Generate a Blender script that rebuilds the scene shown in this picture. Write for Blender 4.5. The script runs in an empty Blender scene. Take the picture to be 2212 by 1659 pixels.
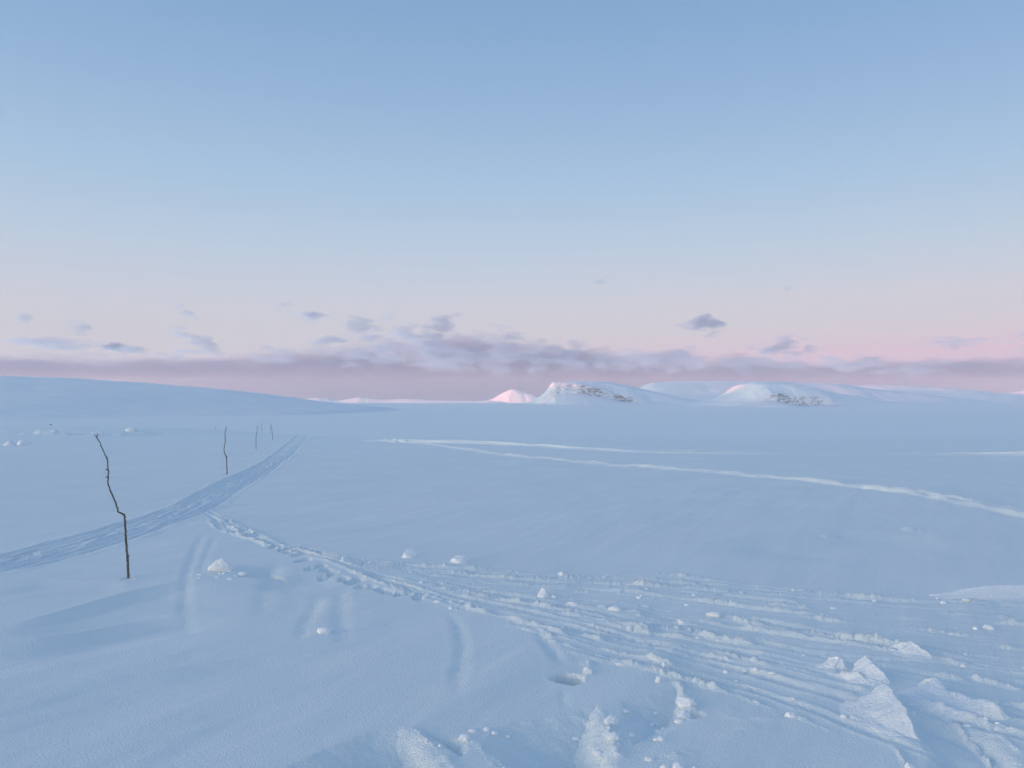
import bpy, math, random
import numpy as np

# ------------------------------------------------------------------ camera, sky, sun
scene = bpy.context.scene
COL = scene.collection
EYE = 1.72                       # metres above the snow
PITCH = math.radians(1.42)
W, H, FPX = 2212.0, 1659.0, 1722.0   # pixel frame the positions were read in

cam_d = bpy.data.cameras.new("camera")
cam_d.sensor_width = 36.0
cam_d.lens = 36.0 * FPX / W
cam_d.clip_start, cam_d.clip_end = 0.05, 200000.0
cam = bpy.data.objects.new("camera", cam_d)
cam.location = (0, 0, EYE)
cam.rotation_euler = (math.radians(90) + PITCH, 0, 0)
COL.objects.link(cam)
scene.camera = cam

SUN_EL = math.radians(2.0)
LIGHT = np.array([0.92, 0.39])            # horizontal direction the sunlight travels
LIGHT = LIGHT / np.linalg.norm(LIGHT)
SUNV = (-LIGHT[0] * math.cos(SUN_EL), -LIGHT[1] * math.cos(SUN_EL), math.sin(SUN_EL))

world = bpy.data.worlds.new("World")
scene.world = world
world.use_nodes = True
nt = world.node_tree
nt.nodes.clear()
N = nt.nodes.new
L = nt.links.new


def s2l(c):
    return tuple(((v / 255.0) / 12.92 if v <= 10 else ((v / 255.0 + 0.055) / 1.055) ** 2.4) for v in c)


tc = N("ShaderNodeTexCoord")
sep = N("ShaderNodeSeparateXYZ")
L(tc.outputs["Generated"], sep.inputs[0])


def math_node(op, a, b=None, clamp=False):
    n = N("ShaderNodeMath"); n.operation = op; n.use_clamp = clamp
    for i, v in enumerate((a, b)):
        if v is None:
            continue
        if isinstance(v, (int, float)):
            n.inputs[i].default_value = v
        else:
            L(v, n.inputs[i])
    return n.outputs[0]


def sky_ramp(stops):
    # stops: (sine of elevation, sRGB); factor = sqrt(sine) so the horizon gets the resolution
    z = math_node('MAXIMUM', sep.outputs[2], 0.0)
    f = math_node('POWER', z, 0.5)
    r = N("ShaderNodeValToRGB")
    L(f, r.inputs[0])
    el = r.color_ramp.elements
    while len(el) > 1:
        el.remove(el[-1])
    for i, (zz, c) in enumerate(stops):
        e = el[0] if i == 0 else el.new(math.sqrt(zz))
        e.position = math.sqrt(zz)
        e.color = (*c, 1)
    return r.outputs[0]


# the sky away from the sun: earth's shadow, belt of Venus, pale band, clear blue
plain = sky_ramp([
    (0.0, s2l((176, 183, 206))), (0.03, s2l((196, 192, 207))), (0.06, s2l((205, 202, 208))),
    (0.088, s2l((204, 204, 211))), (0.128, s2l((200, 205, 216))), (0.184, s2l((186, 204, 222))),
    (0.264, s2l((165, 195, 222))), (0.363, s2l((145, 179, 214))), (0.452, s2l((130, 167, 206))),
    (0.70, s2l((122, 157, 202))), (1.0, s2l((122, 157, 204)))])
belt = sky_ramp([
    (0.0, s2l((172, 178, 206))), (0.03, s2l((192, 180, 205))), (0.06, s2l((214, 190, 204))),
    (0.088, s2l((207, 202, 209))), (0.128, s2l((203, 205, 215))), (0.184, s2l((187, 205, 222))),
    (0.264, s2l((165, 195, 223))), (0.363, s2l((145, 179, 216))), (0.452, s2l((130, 167, 208))),
    (0.70, s2l((122, 157, 202))), (1.0, s2l((122, 157, 204)))])
opp = N("ShaderNodeVectorMath"); opp.operation = 'DOT_PRODUCT'
L(tc.outputs["Generated"], opp.inputs[0])
opp.inputs[1].default_value = (LIGHT[0], LIGHT[1], 0)
opf = N("ShaderNodeMapRange"); opf.interpolation_type = 'SMOOTHSTEP'
L(opp.outputs["Value"], opf.inputs[0])
opf.inputs[1].default_value = 0.15
opf.inputs[2].default_value = 0.85
amix = N("ShaderNodeMix"); amix.data_type = 'RGBA'
L(opf.outputs[0], amix.inputs["Factor"]); L(plain, amix.inputs[6]); L(belt, amix.inputs[7])
anti = amix.outputs[2]
# the sky on the sun's side
sunny = sky_ramp([
    (0.0, s2l((255, 214, 176))), (0.05, s2l((255, 224, 196))), (0.12, s2l((236, 226, 222))),
    (0.25, s2l((190, 208, 228))), (0.45, s2l((148, 180, 216))), (0.7, s2l((126, 160, 205))),
    (1.0, s2l((122, 157, 204)))])


def dot_sun():
    d = N("ShaderNodeVectorMath"); d.operation = 'DOT_PRODUCT'
    L(tc.outputs["Generated"], d.inputs[0])
    d.inputs[1].default_value = SUNV
    return d.outputs["Value"]


ds = dot_sun()
side = N("ShaderNodeMapRange"); side.interpolation_type = 'SMOOTHSTEP'
L(ds, side.inputs[0])
side.inputs[1].default_value = 0.2
side.inputs[2].default_value = 0.95
mix = N("ShaderNodeMix"); mix.data_type = 'RGBA'
L(side.outputs[0], mix.inputs["Factor"])
L(anti, mix.inputs[6]); L(sunny, mix.inputs[7])
# twilight glow spread along the horizon round the sun
GLOW = 25.0
g1 = math_node('POWER', math_node('MAXIMUM', ds, 0.0), 4.0)
hug = math_node('POWER', 2.718, math_node('DIVIDE', math_node('MAXIMUM', sep.outputs[2], 0.0), -0.115))
g2 = math_node('MULTIPLY', math_node('MULTIPLY', g1, hug), GLOW)
glow = N("ShaderNodeMix"); glow.data_type = 'RGBA'; glow.blend_type = 'ADD'
glow.inputs["Factor"].default_value = 1.0
gcol = N("ShaderNodeVectorMath"); gcol.operation = 'SCALE'
gcol.inputs[0].default_value = (1.0, 0.80, 0.56)
L(g2, gcol.inputs["Scale"])
L(mix.outputs[2], glow.inputs[6]); L(gcol.outputs[0], glow.inputs[7])
bg = N("ShaderNodeBackground")
L(glow.outputs[2], bg.inputs[0])
bg.inputs[1].default_value = 1.0
wo = N("ShaderNodeOutputWorld")
L(bg.outputs[0], wo.inputs[0])

sun_d = bpy.data.lights.new("sun", 'SUN')
sun_d.energy = 7.5
sun_d.angle = math.radians(0.5)
sun_d.color = (1.0, 0.25, 0.18)
sun = bpy.data.objects.new("sun", sun_d)
from mathutils import Vector
sun.rotation_euler = Vector(SUNV).to_track_quat('Z', 'Y').to_euler()
sun.location = (-30, -15, 30)
COL.objects.link(sun)

vs = scene.view_settings
vs.view_transform = 'Standard'
vs.look = 'None'
vs.exposure = 0.0
vs.gamma = 1.0
try:
    scene.cycles.use_denoising = True
    scene.cycles.volume_step_rate = 1.0
    scene.cycles.volume_max_steps = 512
    scene.cycles.volume_bounces = 2
    scene.cycles.max_bounces = 6
    scene.cycles.diffuse_bounces = 3
except Exception:
    pass

# ------------------------------------------------------------------ helpers
rng = np.random.default_rng(7)


def sstep(a, b, x):
    t = np.clip((np.asarray(x) - a) / (b - a), 0, 1)
    return t * t * (3 - 2 * t)


def _hash(ix, iy, seed):
    h = (ix.astype(np.int64) * 374761393 + iy.astype(np.int64) * 668265263 + seed * 974634777) & 0xFFFFFFFF
    h = ((h ^ (h >> 13)) * 1274126177) & 0xFFFFFFFF
    h = (h ^ (h >> 16)) & 0xFFFFFFFF
    return h.astype(np.float64) / 4294967295.0


def noise2(x, y, seed=0):
    """gradient noise, about -0.7..0.7"""
    x0 = np.floor(x); y0 = np.floor(y)
    fx = x - x0; fy = y - y0
    ux = fx * fx * fx * (fx * (fx * 6 - 15) + 10)
    uy = fy * fy * fy * (fy * (fy * 6 - 15) + 10)

    def g(ox, oy):
        a = _hash(x0 + ox, y0 + oy, seed) * 2 * np.pi
        return np.cos(a) * (fx - ox) + np.sin(a) * (fy - oy)
    a = g(0, 0) * (1 - ux) + g(1, 0) * ux
    b = g(0, 1) * (1 - ux) + g(1, 1) * ux
    return a * (1 - uy) + b * uy


def fbm(x, y, seed=0, octv=4, gain=0.5):
    s = 0; a = 1.0; f = 1.0
    for o in range(octv):
        s = s + a * noise2(x * f + 17.3 * o, y * f - 9.1 * o, seed + o)
        a *= gain; f *= 2.03
    return s


def tag(o, label, cat, group=None, kind=None):
    o["label"] = label
    if cat: o["category"] = cat
    if group: o["group"] = group
    if kind: o["kind"] = kind
    return o


def mesh_obj(name, verts, faces, mat, parent=None, smooth=True):
    me = bpy.data.meshes.new(name)
    verts = np.asarray(verts, dtype=np.float32)
    if isinstance(faces, np.ndarray):
        k = faces.shape[1]; nf = len(faces)
        me.vertices.add(len(verts)); me.vertices.foreach_set("co", verts.ravel())
        me.loops.add(nf * k); me.loops.foreach_set("vertex_index", faces.astype(np.int32).ravel())
        me.polygons.add(nf); me.polygons.foreach_set("loop_start", np.arange(0, nf * k, k, dtype=np.int32))
        me.update(calc_edges=True)
    else:
        me.from_pydata([tuple(map(float, v)) for v in verts], [], faces)
        me.update()
    me.polygons.foreach_set("use_smooth", np.full(len(me.polygons), smooth, dtype=bool))
    if mat: me.materials.append(mat)
    o = bpy.data.objects.new(name, me)
    COL.objects.link(o)
    if parent: o.parent = parent
    return o


def empty(name, loc):
    o = bpy.data.objects.new(name, None)
    o.empty_display_size = 0.2
    o.location = loc
    COL.objects.link(o)
    return o


# ------------------------------------------------------------------ materials
def new_mat(name):
    m = bpy.data.materials.new(name); m.use_nodes = True
    m.node_tree.nodes.clear()
    return m, m.node_tree.nodes.new, m.node_tree.links.new


def snow_material(name, col=(0.84, 0.86, 0.88), grain=0.012, scale=90.0, rough=0.6, var=0.05):
    m, n, l = new_mat(name)
    out = n("ShaderNodeOutputMaterial"); p = n("ShaderNodeBsdfPrincipled")
    l(p.outputs[0], out.inputs[0])
    geo = n("ShaderNodeNewGeometry")
    nz = n("ShaderNodeTexNoise"); nz.inputs["Scale"].default_value = 0.6; nz.inputs["Detail"].default_value = 5
    l(geo.outputs["Position"], nz.inputs["Vector"])
    mx = n("ShaderNodeMix"); mx.data_type = 'RGBA'
    l(nz.outputs["Fac"], mx.inputs["Factor"])
    mx.inputs[6].default_value = (*[c * (1 - var) for c in col], 1)
    mx.inputs[7].default_value = (*[min(1, c * (1 + var)) for c in col], 1)
    l(mx.outputs[2], p.inputs["Base Color"])
    p.inputs["Roughness"].default_value = rough
    p.inputs["Specular IOR Level"].default_value = 0.15
    gz = n("ShaderNodeTexNoise"); gz.inputs["Scale"].default_value = scale; gz.inputs["Detail"].default_value = 4
    l(geo.outputs["Position"], gz.inputs["Vector"])
    b = n("ShaderNodeBump"); b.inputs["Strength"].default_value = 0.85; b.inputs["Distance"].default_value = grain
    l(gz.outputs["Fac"], b.inputs["Height"]); l(b.outputs[0], p.inputs["Normal"])
    return m


M_SNOW = snow_material("snow", col=(0.853, 0.91, 0.89), grain=0.013)
M_TRAIL = snow_material("packed_snow", col=(0.85, 0.90, 0.89), grain=0.012, scale=60)
M_LUMP = snow_material("broken_snow", col=(0.93, 0.945, 0.93), grain=0.006, scale=70, rough=0.7, var=0.03)
M_BLOCK = snow_material("crust_snow", col=(0.87, 0.905, 0.895), grain=0.012, scale=60, rough=0.7)
M_FELL = snow_material("fell_snow", col=(0.84, 0.89, 0.89), grain=25.0, scale=0.004, var=0.06)


def rock_material():
    m, n, l = new_mat("snowy_rock")
    out = n("ShaderNodeOutputMaterial"); p = n("ShaderNodeBsdfPrincipled")
    l(p.outputs[0], out.inputs[0])
    geo = n("ShaderNodeNewGeometry")
    mp = n("ShaderNodeMapping"); mp.inputs["Scale"].default_value = (1, 1, 2.4)
    l(geo.outputs["Position"], mp.inputs["Vector"])
    nz = n("ShaderNodeTexNoise"); nz.inputs["Scale"].default_value = 0.022; nz.inputs["Detail"].default_value = 6
    nz.inputs["Roughness"].default_value = 0.65
    l(mp.outputs[0], nz.inputs["Vector"])
    att = n("ShaderNodeAttribute"); att.attribute_name = "rock"
    add = n("ShaderNodeMath"); add.operation = 'ADD'
    l(nz.outputs["Fac"], add.inputs[0]); l(att.outputs["Fac"], add.inputs[1])
    r = n("ShaderNodeValToRGB")
    l(add.outputs[0], r.inputs[0])
    e = r.color_ramp.elements
    e[0].position = 0.53; e[0].color = (0.82, 0.84, 0.87, 1)
    e[1].position = 0.70; e[1].color = (0.27, 0.26, 0.27, 1)
    l(r.outputs[0], p.inputs["Base Color"])
    p.inputs["Roughness"].default_value = 0.9
    p.inputs["Specular IOR Level"].default_value = 0.1
    b = n("ShaderNodeBump"); b.inputs["Strength"].default_value = 0.6; b.inputs["Distance"].default_value = 20
    l(nz.outputs["Fac"], b.inputs["Height"]); l(b.outputs[0], p.inputs["Normal"])
    return m


M_ROCK = rock_material()


def bark_material(name, dark, light, scale):
    m, n, l = new_mat(name)
    out = n("ShaderNodeOutputMaterial"); p = n("ShaderNodeBsdfPrincipled")
    l(p.outputs[0], out.inputs[0])
    geo = n("ShaderNodeNewGeometry")
    nz = n("ShaderNodeTexNoise"); nz.inputs["Scale"].default_value = scale; nz.inputs["Detail"].default_value = 5
    l(geo.outputs["Position"], nz.inputs["Vector"])
    r = n("ShaderNodeValToRGB")
    l(nz.outputs["Fac"], r.inputs[0])
    r.color_ramp.elements[0].position = 0.38; r.color_ramp.elements[0].color = (*dark, 1)
    r.color_ramp.elements[1].position = 0.70; r.color_ramp.elements[1].color = (*light, 1)
    l(r.outputs[0], p.inputs["Base Color"])
    p.inputs["Roughness"].default_value = 0.85
    b = n("ShaderNodeBump"); b.inputs["Strength"].default_value = 0.5; b.inputs["Distance"].default_value = 0.004
    l(nz.outputs["Fac"], b.inputs["Height"]); l(b.outputs[0], p.inputs["Normal"])
    return m


M_BARK = bark_material("birch_bark", (0.050, 0.040, 0.038), (0.27, 0.23, 0.17), 45)
M_TWIG = bark_material("twig_bark", (0.06, 0.05, 0.05), (0.14, 0.12, 0.11), 60)


def cloud_material(name, col, freq, bank=False):
    m, n, l = new_mat(name)
    out = n("ShaderNodeOutputMaterial")
    v = n("ShaderNodeVolumePrincipled")
    l(v.outputs[0], out.inputs["Volume"])
    v.inputs["Color"].default_value = (*col, 1)
    v.inputs["Anisotropy"].default_value = 0.0
    geo = n("ShaderNodeNewGeometry"); oi = n("ShaderNodeObjectInfo"); tcn = n("ShaderNodeTexCoord")

    def mth(op, a, b=None, clamp=False):
        k = n("ShaderNodeMath"); k.operation = op; k.use_clamp = clamp
        for i, x in enumerate((a, b)):
            if x is None: continue
            if isinstance(x, (int, float)): k.inputs[i].default_value = x
            else: l(x, k.inputs[i])
        return k.outputs[0]
    mp = n("ShaderNodeMapping")
    mp.inputs["Scale"].default_value = (freq * 0.48, freq * 0.35, freq * 1.35)
    l(geo.outputs["Position"], mp.inputs["Vector"])
    nz = n("ShaderNodeTexNoise"); nz.noise_dimensions = '4D'
    nz.inputs["Scale"].default_value = 1.0; nz.inputs["Detail"].default_value = 5.0
    nz.inputs["Roughness"].default_value = 0.58
    l(mp.outputs[0], nz.inputs["Vector"])
    l(mth('MULTIPLY', oi.outputs["Random"], 40.0), nz.inputs["W"])
    nn = mth('SUBTRACT', nz.outputs["Fac"], 0.5)
    if bank:
        # ragged top: noise eats into the height where the bank thins out; it stands highest left of the middle
        sp = n("ShaderNodeSeparateXYZ"); l(geo.outputs["Position"], sp.inputs[0])
        mp2 = n("ShaderNodeMapping"); mp2.inputs["Scale"].default_value = (1 / 3400.0, 1 / 6000.0, 1 / 1000.0)
        mp2.inputs["Rotation"].default_value = (0, math.radians(-12), 0)
        l(geo.outputs["Position"], mp2.inputs["Vector"])
        n2 = n("ShaderNodeTexNoise"); n2.inputs["Scale"].default_value = 1.0; n2.inputs["Detail"].default_value = 6.0
        n2.inputs["Roughness"].default_value = 0.6
        l(mp2.outputs[0], n2.inputs["Vector"])
        gx = mth('DIVIDE', mth('ADD', sp.outputs[0], 3600.0), 8600.0)
        bump = mth('POWER', 2.718, mth('MULTIPLY', mth('MULTIPLY', gx, gx), -1.0))
        top = mth('ADD', 2650.0, mth('MULTIPLY', bump, 1450.0))
        soft = mth('ADD', 520.0, mth('MULTIPLY', bump, 900.0))
        h = mth('DIVIDE', mth('SUBTRACT', top, sp.outputs[2]), soft)
        h = mth('ADD', h, mth('MULTIPLY', mth('SUBTRACT', n2.outputs["Fac"], 0.5), 4.4), clamp=True)
        body = mth('ADD', 0.8, mth('MULTIPLY', nn, 1.2), clamp=True)
        lid = mth('DIVIDE', mth('SUBTRACT', 4700.0, sp.outputs[2]), 700.0, clamp=True)
        d = mth('MULTIPLY', mth('MULTIPLY', h, body), lid)
    else:
        ln = n("ShaderNodeVectorMath"); ln.operation = 'LENGTH'
        l(tcn.outputs["Object"], ln.inputs[0])
        fall = mth('SUBTRACT', 0.62, ln.outputs["Value"])
        d = mth('ADD', mth('MULTIPLY', fall, 1.25), mth('MULTIPLY', nn, 6.0))
        d = mth('MULTIPLY', mth('MINIMUM', mth('MAXIMUM', d, 0.0), 1.0),
                mth('MULTIPLY', mth('SUBTRACT', 1.0, ln.outputs["Value"]), 4.0, clamp=True))
    sc_ = n("ShaderNodeSeparateColor"); l(oi.outputs["Color"], sc_.inputs[0])
    l(mth('MULTIPLY', d, mth('MULTIPLY', sc_.outputs[0], 0.01)), v.inputs["Density"])
    return m


M_CLOUD = cloud_material("cloud_vapour", (0.235, 0.375, 0.56), 1 / 560.0)
M_BANK = cloud_material("cloud_bank_vapour", (0.25, 0.355, 0.535), 1 / 1500.0, bank=True)

# ------------------------------------------------------------------ the lie of the land
_y = np.concatenate([np.linspace(-60, 0, 20), np.geomspace(0.01, 70000, 6000)])
_s = np.interp(_y, [-60, 0, 8, 12, 60, 80, 112, 480, 720, 70000],
               [0, -.008, -.012, -.021, -.022, -.032, -.095, -.095, 0, 0])
_zz = np.concatenate([[0], np.cumsum((_y[1:] - _y[:-1]) * 0.5 * (_s[1:] + _s[:-1]))])
_zz -= np.interp(0, _y, _zz)


def base_z(x, y):
    z = np.interp(y, _y, _zz)
    z = z + 1.15 * sstep(-14, -42, x) * sstep(58, 82, y) * sstep(150, 105, y)
    yy = y + 700 * noise2(x / 3000.0, y / 9000.0, 5)
    z = z + 58 * sstep(7300, 9600, yy)
    return z


def ray(px, py):
    u = (px - W / 2) / FPX; v = (H / 2 - py) / FPX
    c, s = math.cos(PITCH), math.sin(PITCH)
    return np.array([u, c - v * s, s + v * c])


_ts = np.geomspace(1.0, 12000, 9000)


def hit(px, py):
    """where the sight line through a picture position meets the snow"""
    d = ray(px, py)
    P = d[None, :] * _ts[:, None]
    dz = EYE + P[:, 2] - base_z(P[:, 0], P[:, 1])
    k = np.argmax(dz < 0)
    if dz[k] >= 0:
        k = len(_ts) - 1
    t = _ts[k]
    if k > 0:
        a, b = dz[k - 1], dz[k]
        t = _ts[k - 1] + (_ts[k] - _ts[k - 1]) * a / (a - b + 1e-12)
    return d[0] * t, d[1] * t


def path_w(pts):
    return np.array([hit(*p) for p in pts])


def smooth_path(P, n=60):
    P = np.asarray(P, float)
    if len(P) < 3:
        t = np.linspace(0, 1, n)[:, None]
        return P[0] * (1 - t) + P[-1] * t
    Q = np.vstack([2 * P[0] - P[1], P, 2 * P[-1] - P[-2]])
    out = []
    m = max(2, n // (len(P) - 1))
    for i in range(1, len(Q) - 2):
        p0, p1, p2, p3 = Q[i - 1], Q[i], Q[i + 1], Q[i + 2]
        t = np.linspace(0, 1, m, endpoint=False)[:, None]
        out.append(0.5 * ((2 * p1) + (-p0 + p2) * t + (2 * p0 - 5 * p1 + 4 * p2 - p3) * t ** 2 + (-p0 + 3 * p1 - 3 * p2 + p3) * t ** 3))
    out.append(Q[-2][None, :])
    return np.vstack(out)


# ------------------------------------------------------------------ ground sheet (polar, fine in front, coarse elsewhere)
D2R = math.pi / 180
az = np.concatenate([np.arange(-180, -75, 2.0), np.arange(-75, -37, .3), np.arange(-37, 37, .058), np.arange(37, 75, .3), np.arange(75, 180, 2.0)]) * D2R
rr = np.concatenate([[0.01], np.linspace(.3, 2.9, 22), 1.0 / np.linspace(1 / 3.0, 1 / 18.0, 600), 1.0 / np.linspace(1 / 18.0, 1 / 42.0, 300)[1:], 1.0 / np.linspace(1 / 42.0, 1 / 112.0, 420)[1:], np.geomspace(114, 27000, 280)])
NA, NR = len(az), len(rr)
RR, AZ = np.meshgrid(rr, az, indexing='ij')
X = RR * np.sin(AZ); Y = RR * np.cos(AZ)
Z = base_z(X, Y)
kind = np.zeros(X.shape, np.int8)       # 0 ground, 1 trail, 2 side track, 3 far track lower, 4 far track upper

nfine = int(np.searchsorted(rr, 113))
near = (slice(0, nfine), slice(None))
x, y, r = X[near], Y[near], RR[near]
z = np.zeros_like(x)

# broad swells, wind ripples (sastrugi) that run from lower left to upper right
wa = math.radians(61)
wx = x * math.cos(wa) + y * math.sin(wa); wy = -x * math.sin(wa) + y * math.cos(wa)
z += 0.07 * fbm(x / 9.0, y / 9.0, 11, 3)
z += 0.034 * fbm(wx / 6.5, wy / 1.5, 21, 3) * (0.35 + sstep(-.2, .35, noise2(x / 7, y / 7, 3)))
z += 0.0125 * fbm(wx / 1.8, wy / 0.42, 31, 3) * np.clip(1.3 - r / 40, 0.3, 1)
z += 0.0035 * fbm(wx / .45, wy / .12, 41, 2) * np.clip(1.2 - r / 12, 0, 1)


def near_line(P, width):
    """vertices near a polyline: flat indices, signed distance, 0..1 along"""
    x0, x1 = P[:, 0].min() - width, P[:, 0].max() + width
    y0, y1 = P[:, 1].min() - width, P[:, 1].max() + width
    # columns / rows that can matter
    rad = np.hypot(P[:, 0], P[:, 1]); ang = np.arctan2(P[:, 0], P[:, 1])
    i0 = max(0, np.searchsorted(rr[:nfine], rad.min() - width - .5) - 1)
    i1 = min(nfine, np.searchsorted(rr[:nfine], rad.max() + width + .5) + 1)
    da = width / max(rad.min(), .5) + .02
    j0 = max(0, np.searchsorted(az, ang.min() - da) - 1); j1 = min(NA, np.searchsorted(az, ang.max() + da) + 1)
    xs, ys = x[i0:i1, j0:j1], y[i0:i1, j0:j1]
    ii, jj = np.nonzero((xs > x0) & (xs < x1) & (ys > y0) & (ys < y1))
    ii += i0; jj += j0
    px, py = x[ii, jj], y[ii, jj]
    best = np.full(px.shape, 1e9); sd = np.zeros(px.shape); al = np.zeros(px.shape)
    seg = P[1:] - P[:-1]; ln = np.hypot(seg[:, 0], seg[:, 1]); cum = np.concatenate([[0], np.cumsum(ln)])
    for k in range(len(seg)):
        if ln[k] < 1e-9: continue
        tx, ty = seg[k] / ln[k]
        dx, dy = px - P[k, 0], py - P[k, 1]
        t = np.clip(dx * tx + dy * ty, 0, ln[k])
        ex, ey = dx - t * tx, dy - t * ty
        d = np.hypot(ex, ey)
        m = d < best
        best[m] = d[m]
        sgn = np.sign(tx * dy - ty * dx)
        sd[m] = (d * sgn)[m]
        al[m] = (cum[k] + t)[m]
    keep = best < width
    return ii[keep], jj[keep], sd[keep], al[keep] / max(cum[-1], 1e-9), cum[-1]


def ends(t, e=.12):
    return sstep(0, e, t) * sstep(0, e, 1 - t)


GS = 0.5


def groove(pts, w, depth, lip=0.35, e=.1, rough=0.0, seed=0, world=False):
    P = smooth_path(pts if world else path_w(pts), 40)
    i, j, s, t, ln = near_line(P, w * 3.2)
    if len(i) == 0: return
    p = -np.exp(-(s / w) ** 2) + lip * (np.exp(-((s - 1.7 * w) / (.7 * w)) ** 2) + np.exp(-((s + 1.7 * w) / (.7 * w)) ** 2))
    k = GS * depth * ends(t, e)
    if rough: k = k * (1 + rough * fbm(x[i, j] / (w * 1.5), y[i, j] / (w * 1.5), seed, 3))
    z[i, j] += p * k


RS = 0.5


def ridge(pts, w, h, e=.15, rough=.8, seed=0, world=False, asym=1.0):
    P = smooth_path(pts if world else path_w(pts), 40)
    i, j, s, t, ln = near_line(P, w * 2.6)
    if len(i) == 0: return
    ww = np.where(s > 0, w, w * asym)
    k = RS * h * ends(t, e) * np.clip(1 + rough * 1.5 * fbm(t * ln / (w * 5), s / (w * 2.5), seed, 4), 0.1, 1.8)
    k = k * (.25 + .75 * sstep(-.22, .12, fbm(t * ln / (w * 11) + seed, 0 * s + seed, seed + 50, 2)))
    k = k * (1 + .9 * fbm(x[i, j] / (w * 1.1), y[i, j] / (w * 1.1), seed + 60, 3))
    z[i, j] += k * np.exp(-(s / ww) ** 2)


def step_down(pts, w, drop, back, e=.12, side=1, world=False, rough=.15):
    """a broken edge: the snow falls away by drop over w, then climbs back over back"""
    P = smooth_path(pts if world else path_w(pts), 40)
    i, j, s, t, ln = near_line(P, back * 1.02 + w)
    s = s * side
    s = s + rough * w * .5 * fbm(x[i, j] / (w * 3), y[i, j] / (w * 3), 77, 3)
    p = np.clip(s / w, 0, 1) * (1 - sstep(w * 1.2, back, s))
    z[i, j] -= (.85 if w > .13 else 1.0) * drop * p * ends(t, e)
    q = np.exp(-((s + .02) / .035) ** 2)
    z[i, j] += .006 * q * ends(t, e)


def pit(px, py, rad, depth, sq=1.0):
    cx, cy = hit(px, py)
    P = np.array([[cx - .001, cy], [cx + .001, cy]])
    i, j, s, t, ln = near_line(P, rad * 3)
    d = np.hypot(x[i, j] - cx, (y[i, j] - cy) / sq) / rad
    d = d * (1 + .35 * fbm(x[i, j] / (rad * 1.3), y[i, j] / (rad * 1.3), int(px), 3))
    z[i, j] += -depth * np.exp(-d ** 4) + depth * .02 * np.exp(-((d - 1.45) / .35) ** 2)


# --- packed snowmobile trail on the left
up_px = [(-60, 1212), (0, 1199), (150, 1160), (270, 1122), (380, 1085), (480, 1035), (545, 1003), (595, 970), (632, 950)]
lo_px = [(-60, 1253), (0, 1238), (135, 1203), (290, 1160), (410, 1117), (490, 1080), (575, 1040), (632, 1005), (660, 953)]
UP = smooth_path(path_w(up_px), 160); LO = smooth_path(path_w(lo_px), 160)
m = min(len(UP), len(LO)); UP, LO = UP[:m], LO[:m]
TR = (UP + LO) / 2
d_tr = (UP[-1] + LO[-1]) / 2 - (UP[-4] + LO[-4]) / 2
d_tr = d_tr / np.linalg.norm(d_tr)
TR = np.vstack([TR, TR[-1] + d_tr * 12, TR[-1] + d_tr * 40])
hw = 0.5 * np.abs(np.cross(UP - LO, np.gradient(TR[:m], axis=0) / (np.linalg.norm(np.gradient(TR[:m], axis=0), axis=1)[:, None] + 1e-9)))
HW = .74 * float(np.clip(np.median(hw), .8, 2.2))
i, j, s, t, ln = near_line(TR, HW * 2.2)
along = t * ln
hwv = HW * np.interp(along, [0, 8, 22, 60], [.85, .80, .72, 1.15])
u = s / hwv + .10 * noise2(along / 4.0, 0 * along, 91)
tk = np.zeros_like(u)
for c, wd, dp in ((-.84, .07, 1.0), (-.68, .05, .7), (-.50, .06, .9), (-.30, .05, .6), (-.14, .045, .6), (.04, .05, .5), (.22, .06, .85), (.38, .045, .6), (.55, .06, .9), (.70, .045, .6), (.86, .06, 1.0)):
    wob = .07 * noise2(along / 6.0 + 31 * c, 0 * along + c * 9, 55)
    tk -= dp * np.exp(-((u - c - wob) / wd) ** 2)
inside = sstep(1.08, .9, np.abs(u))
z[i, j] = z[i, j] * (1 - .5 * inside)
z[i, j] += -.006 * inside + .040 * tk * inside
z[i, j] += inside * (.030 * fbm(along / .9, s / .11, 61, 3) + .05 * np.maximum(fbm(along / .30, s / .16, 64, 3), 0) * np.exp(-((u - .05) / .45) ** 2))
z[i, j] += .014 * np.exp(-((np.abs(u) - 1.12) / .12) ** 2) * np.clip(.5 + 1.3 * fbm(along / .8, s / .6, 63, 3), 0, 2)
kind[i, j] = np.where(np.abs(u) < 1.0, 1, kind[i, j])

# --- the side track that leaves it and fans out to the right
A_px = [(432, 1088), (490, 1118), (560, 1152), (690, 1190), (800, 1210), (1000, 1231), (1200, 1244), (1400, 1247), (1700, 1277), (2000, 1296), (2330, 1306)]
B_px = [(418, 1100), (470, 1135), (560, 1172), (690, 1205), (800, 1245), (940, 1290), (1100, 1345), (1260, 1395), (1450, 1440), (1660, 1500), (1860, 1570), (2330, 1760)]
A = smooth_path(path_w(A_px), 200); B = smooth_path(path_w(B_px), 200)


def resample(P, n):
    d = np.concatenate([[0], np.cumsum(np.hypot(*(P[1:] - P[:-1]).T))])
    tt = np.linspace(0, d[-1], n)
    return np.stack([np.interp(tt, d, P[:, 0]), np.interp(tt, d, P[:, 1])], 1)


A = resample(A, 240); B = resample(B, 240)


def fan(s, t0, t1, n=24, wob=.02, seed=0):
    t = np.linspace(t0, t1, n)
    ss = s + wob * np.sin(t * 9 + seed)
    k = t * 239
    k0 = np.clip(k.astype(int), 0, 238); f = (k - k0)[:, None]
    a = A[k0] * (1 - f) + A[k0 + 1] * f; b = B[k0] * (1 - f) + B[k0 + 1] * f
    return a * (1 - ss[:, None]) + b * ss[:, None]


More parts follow.
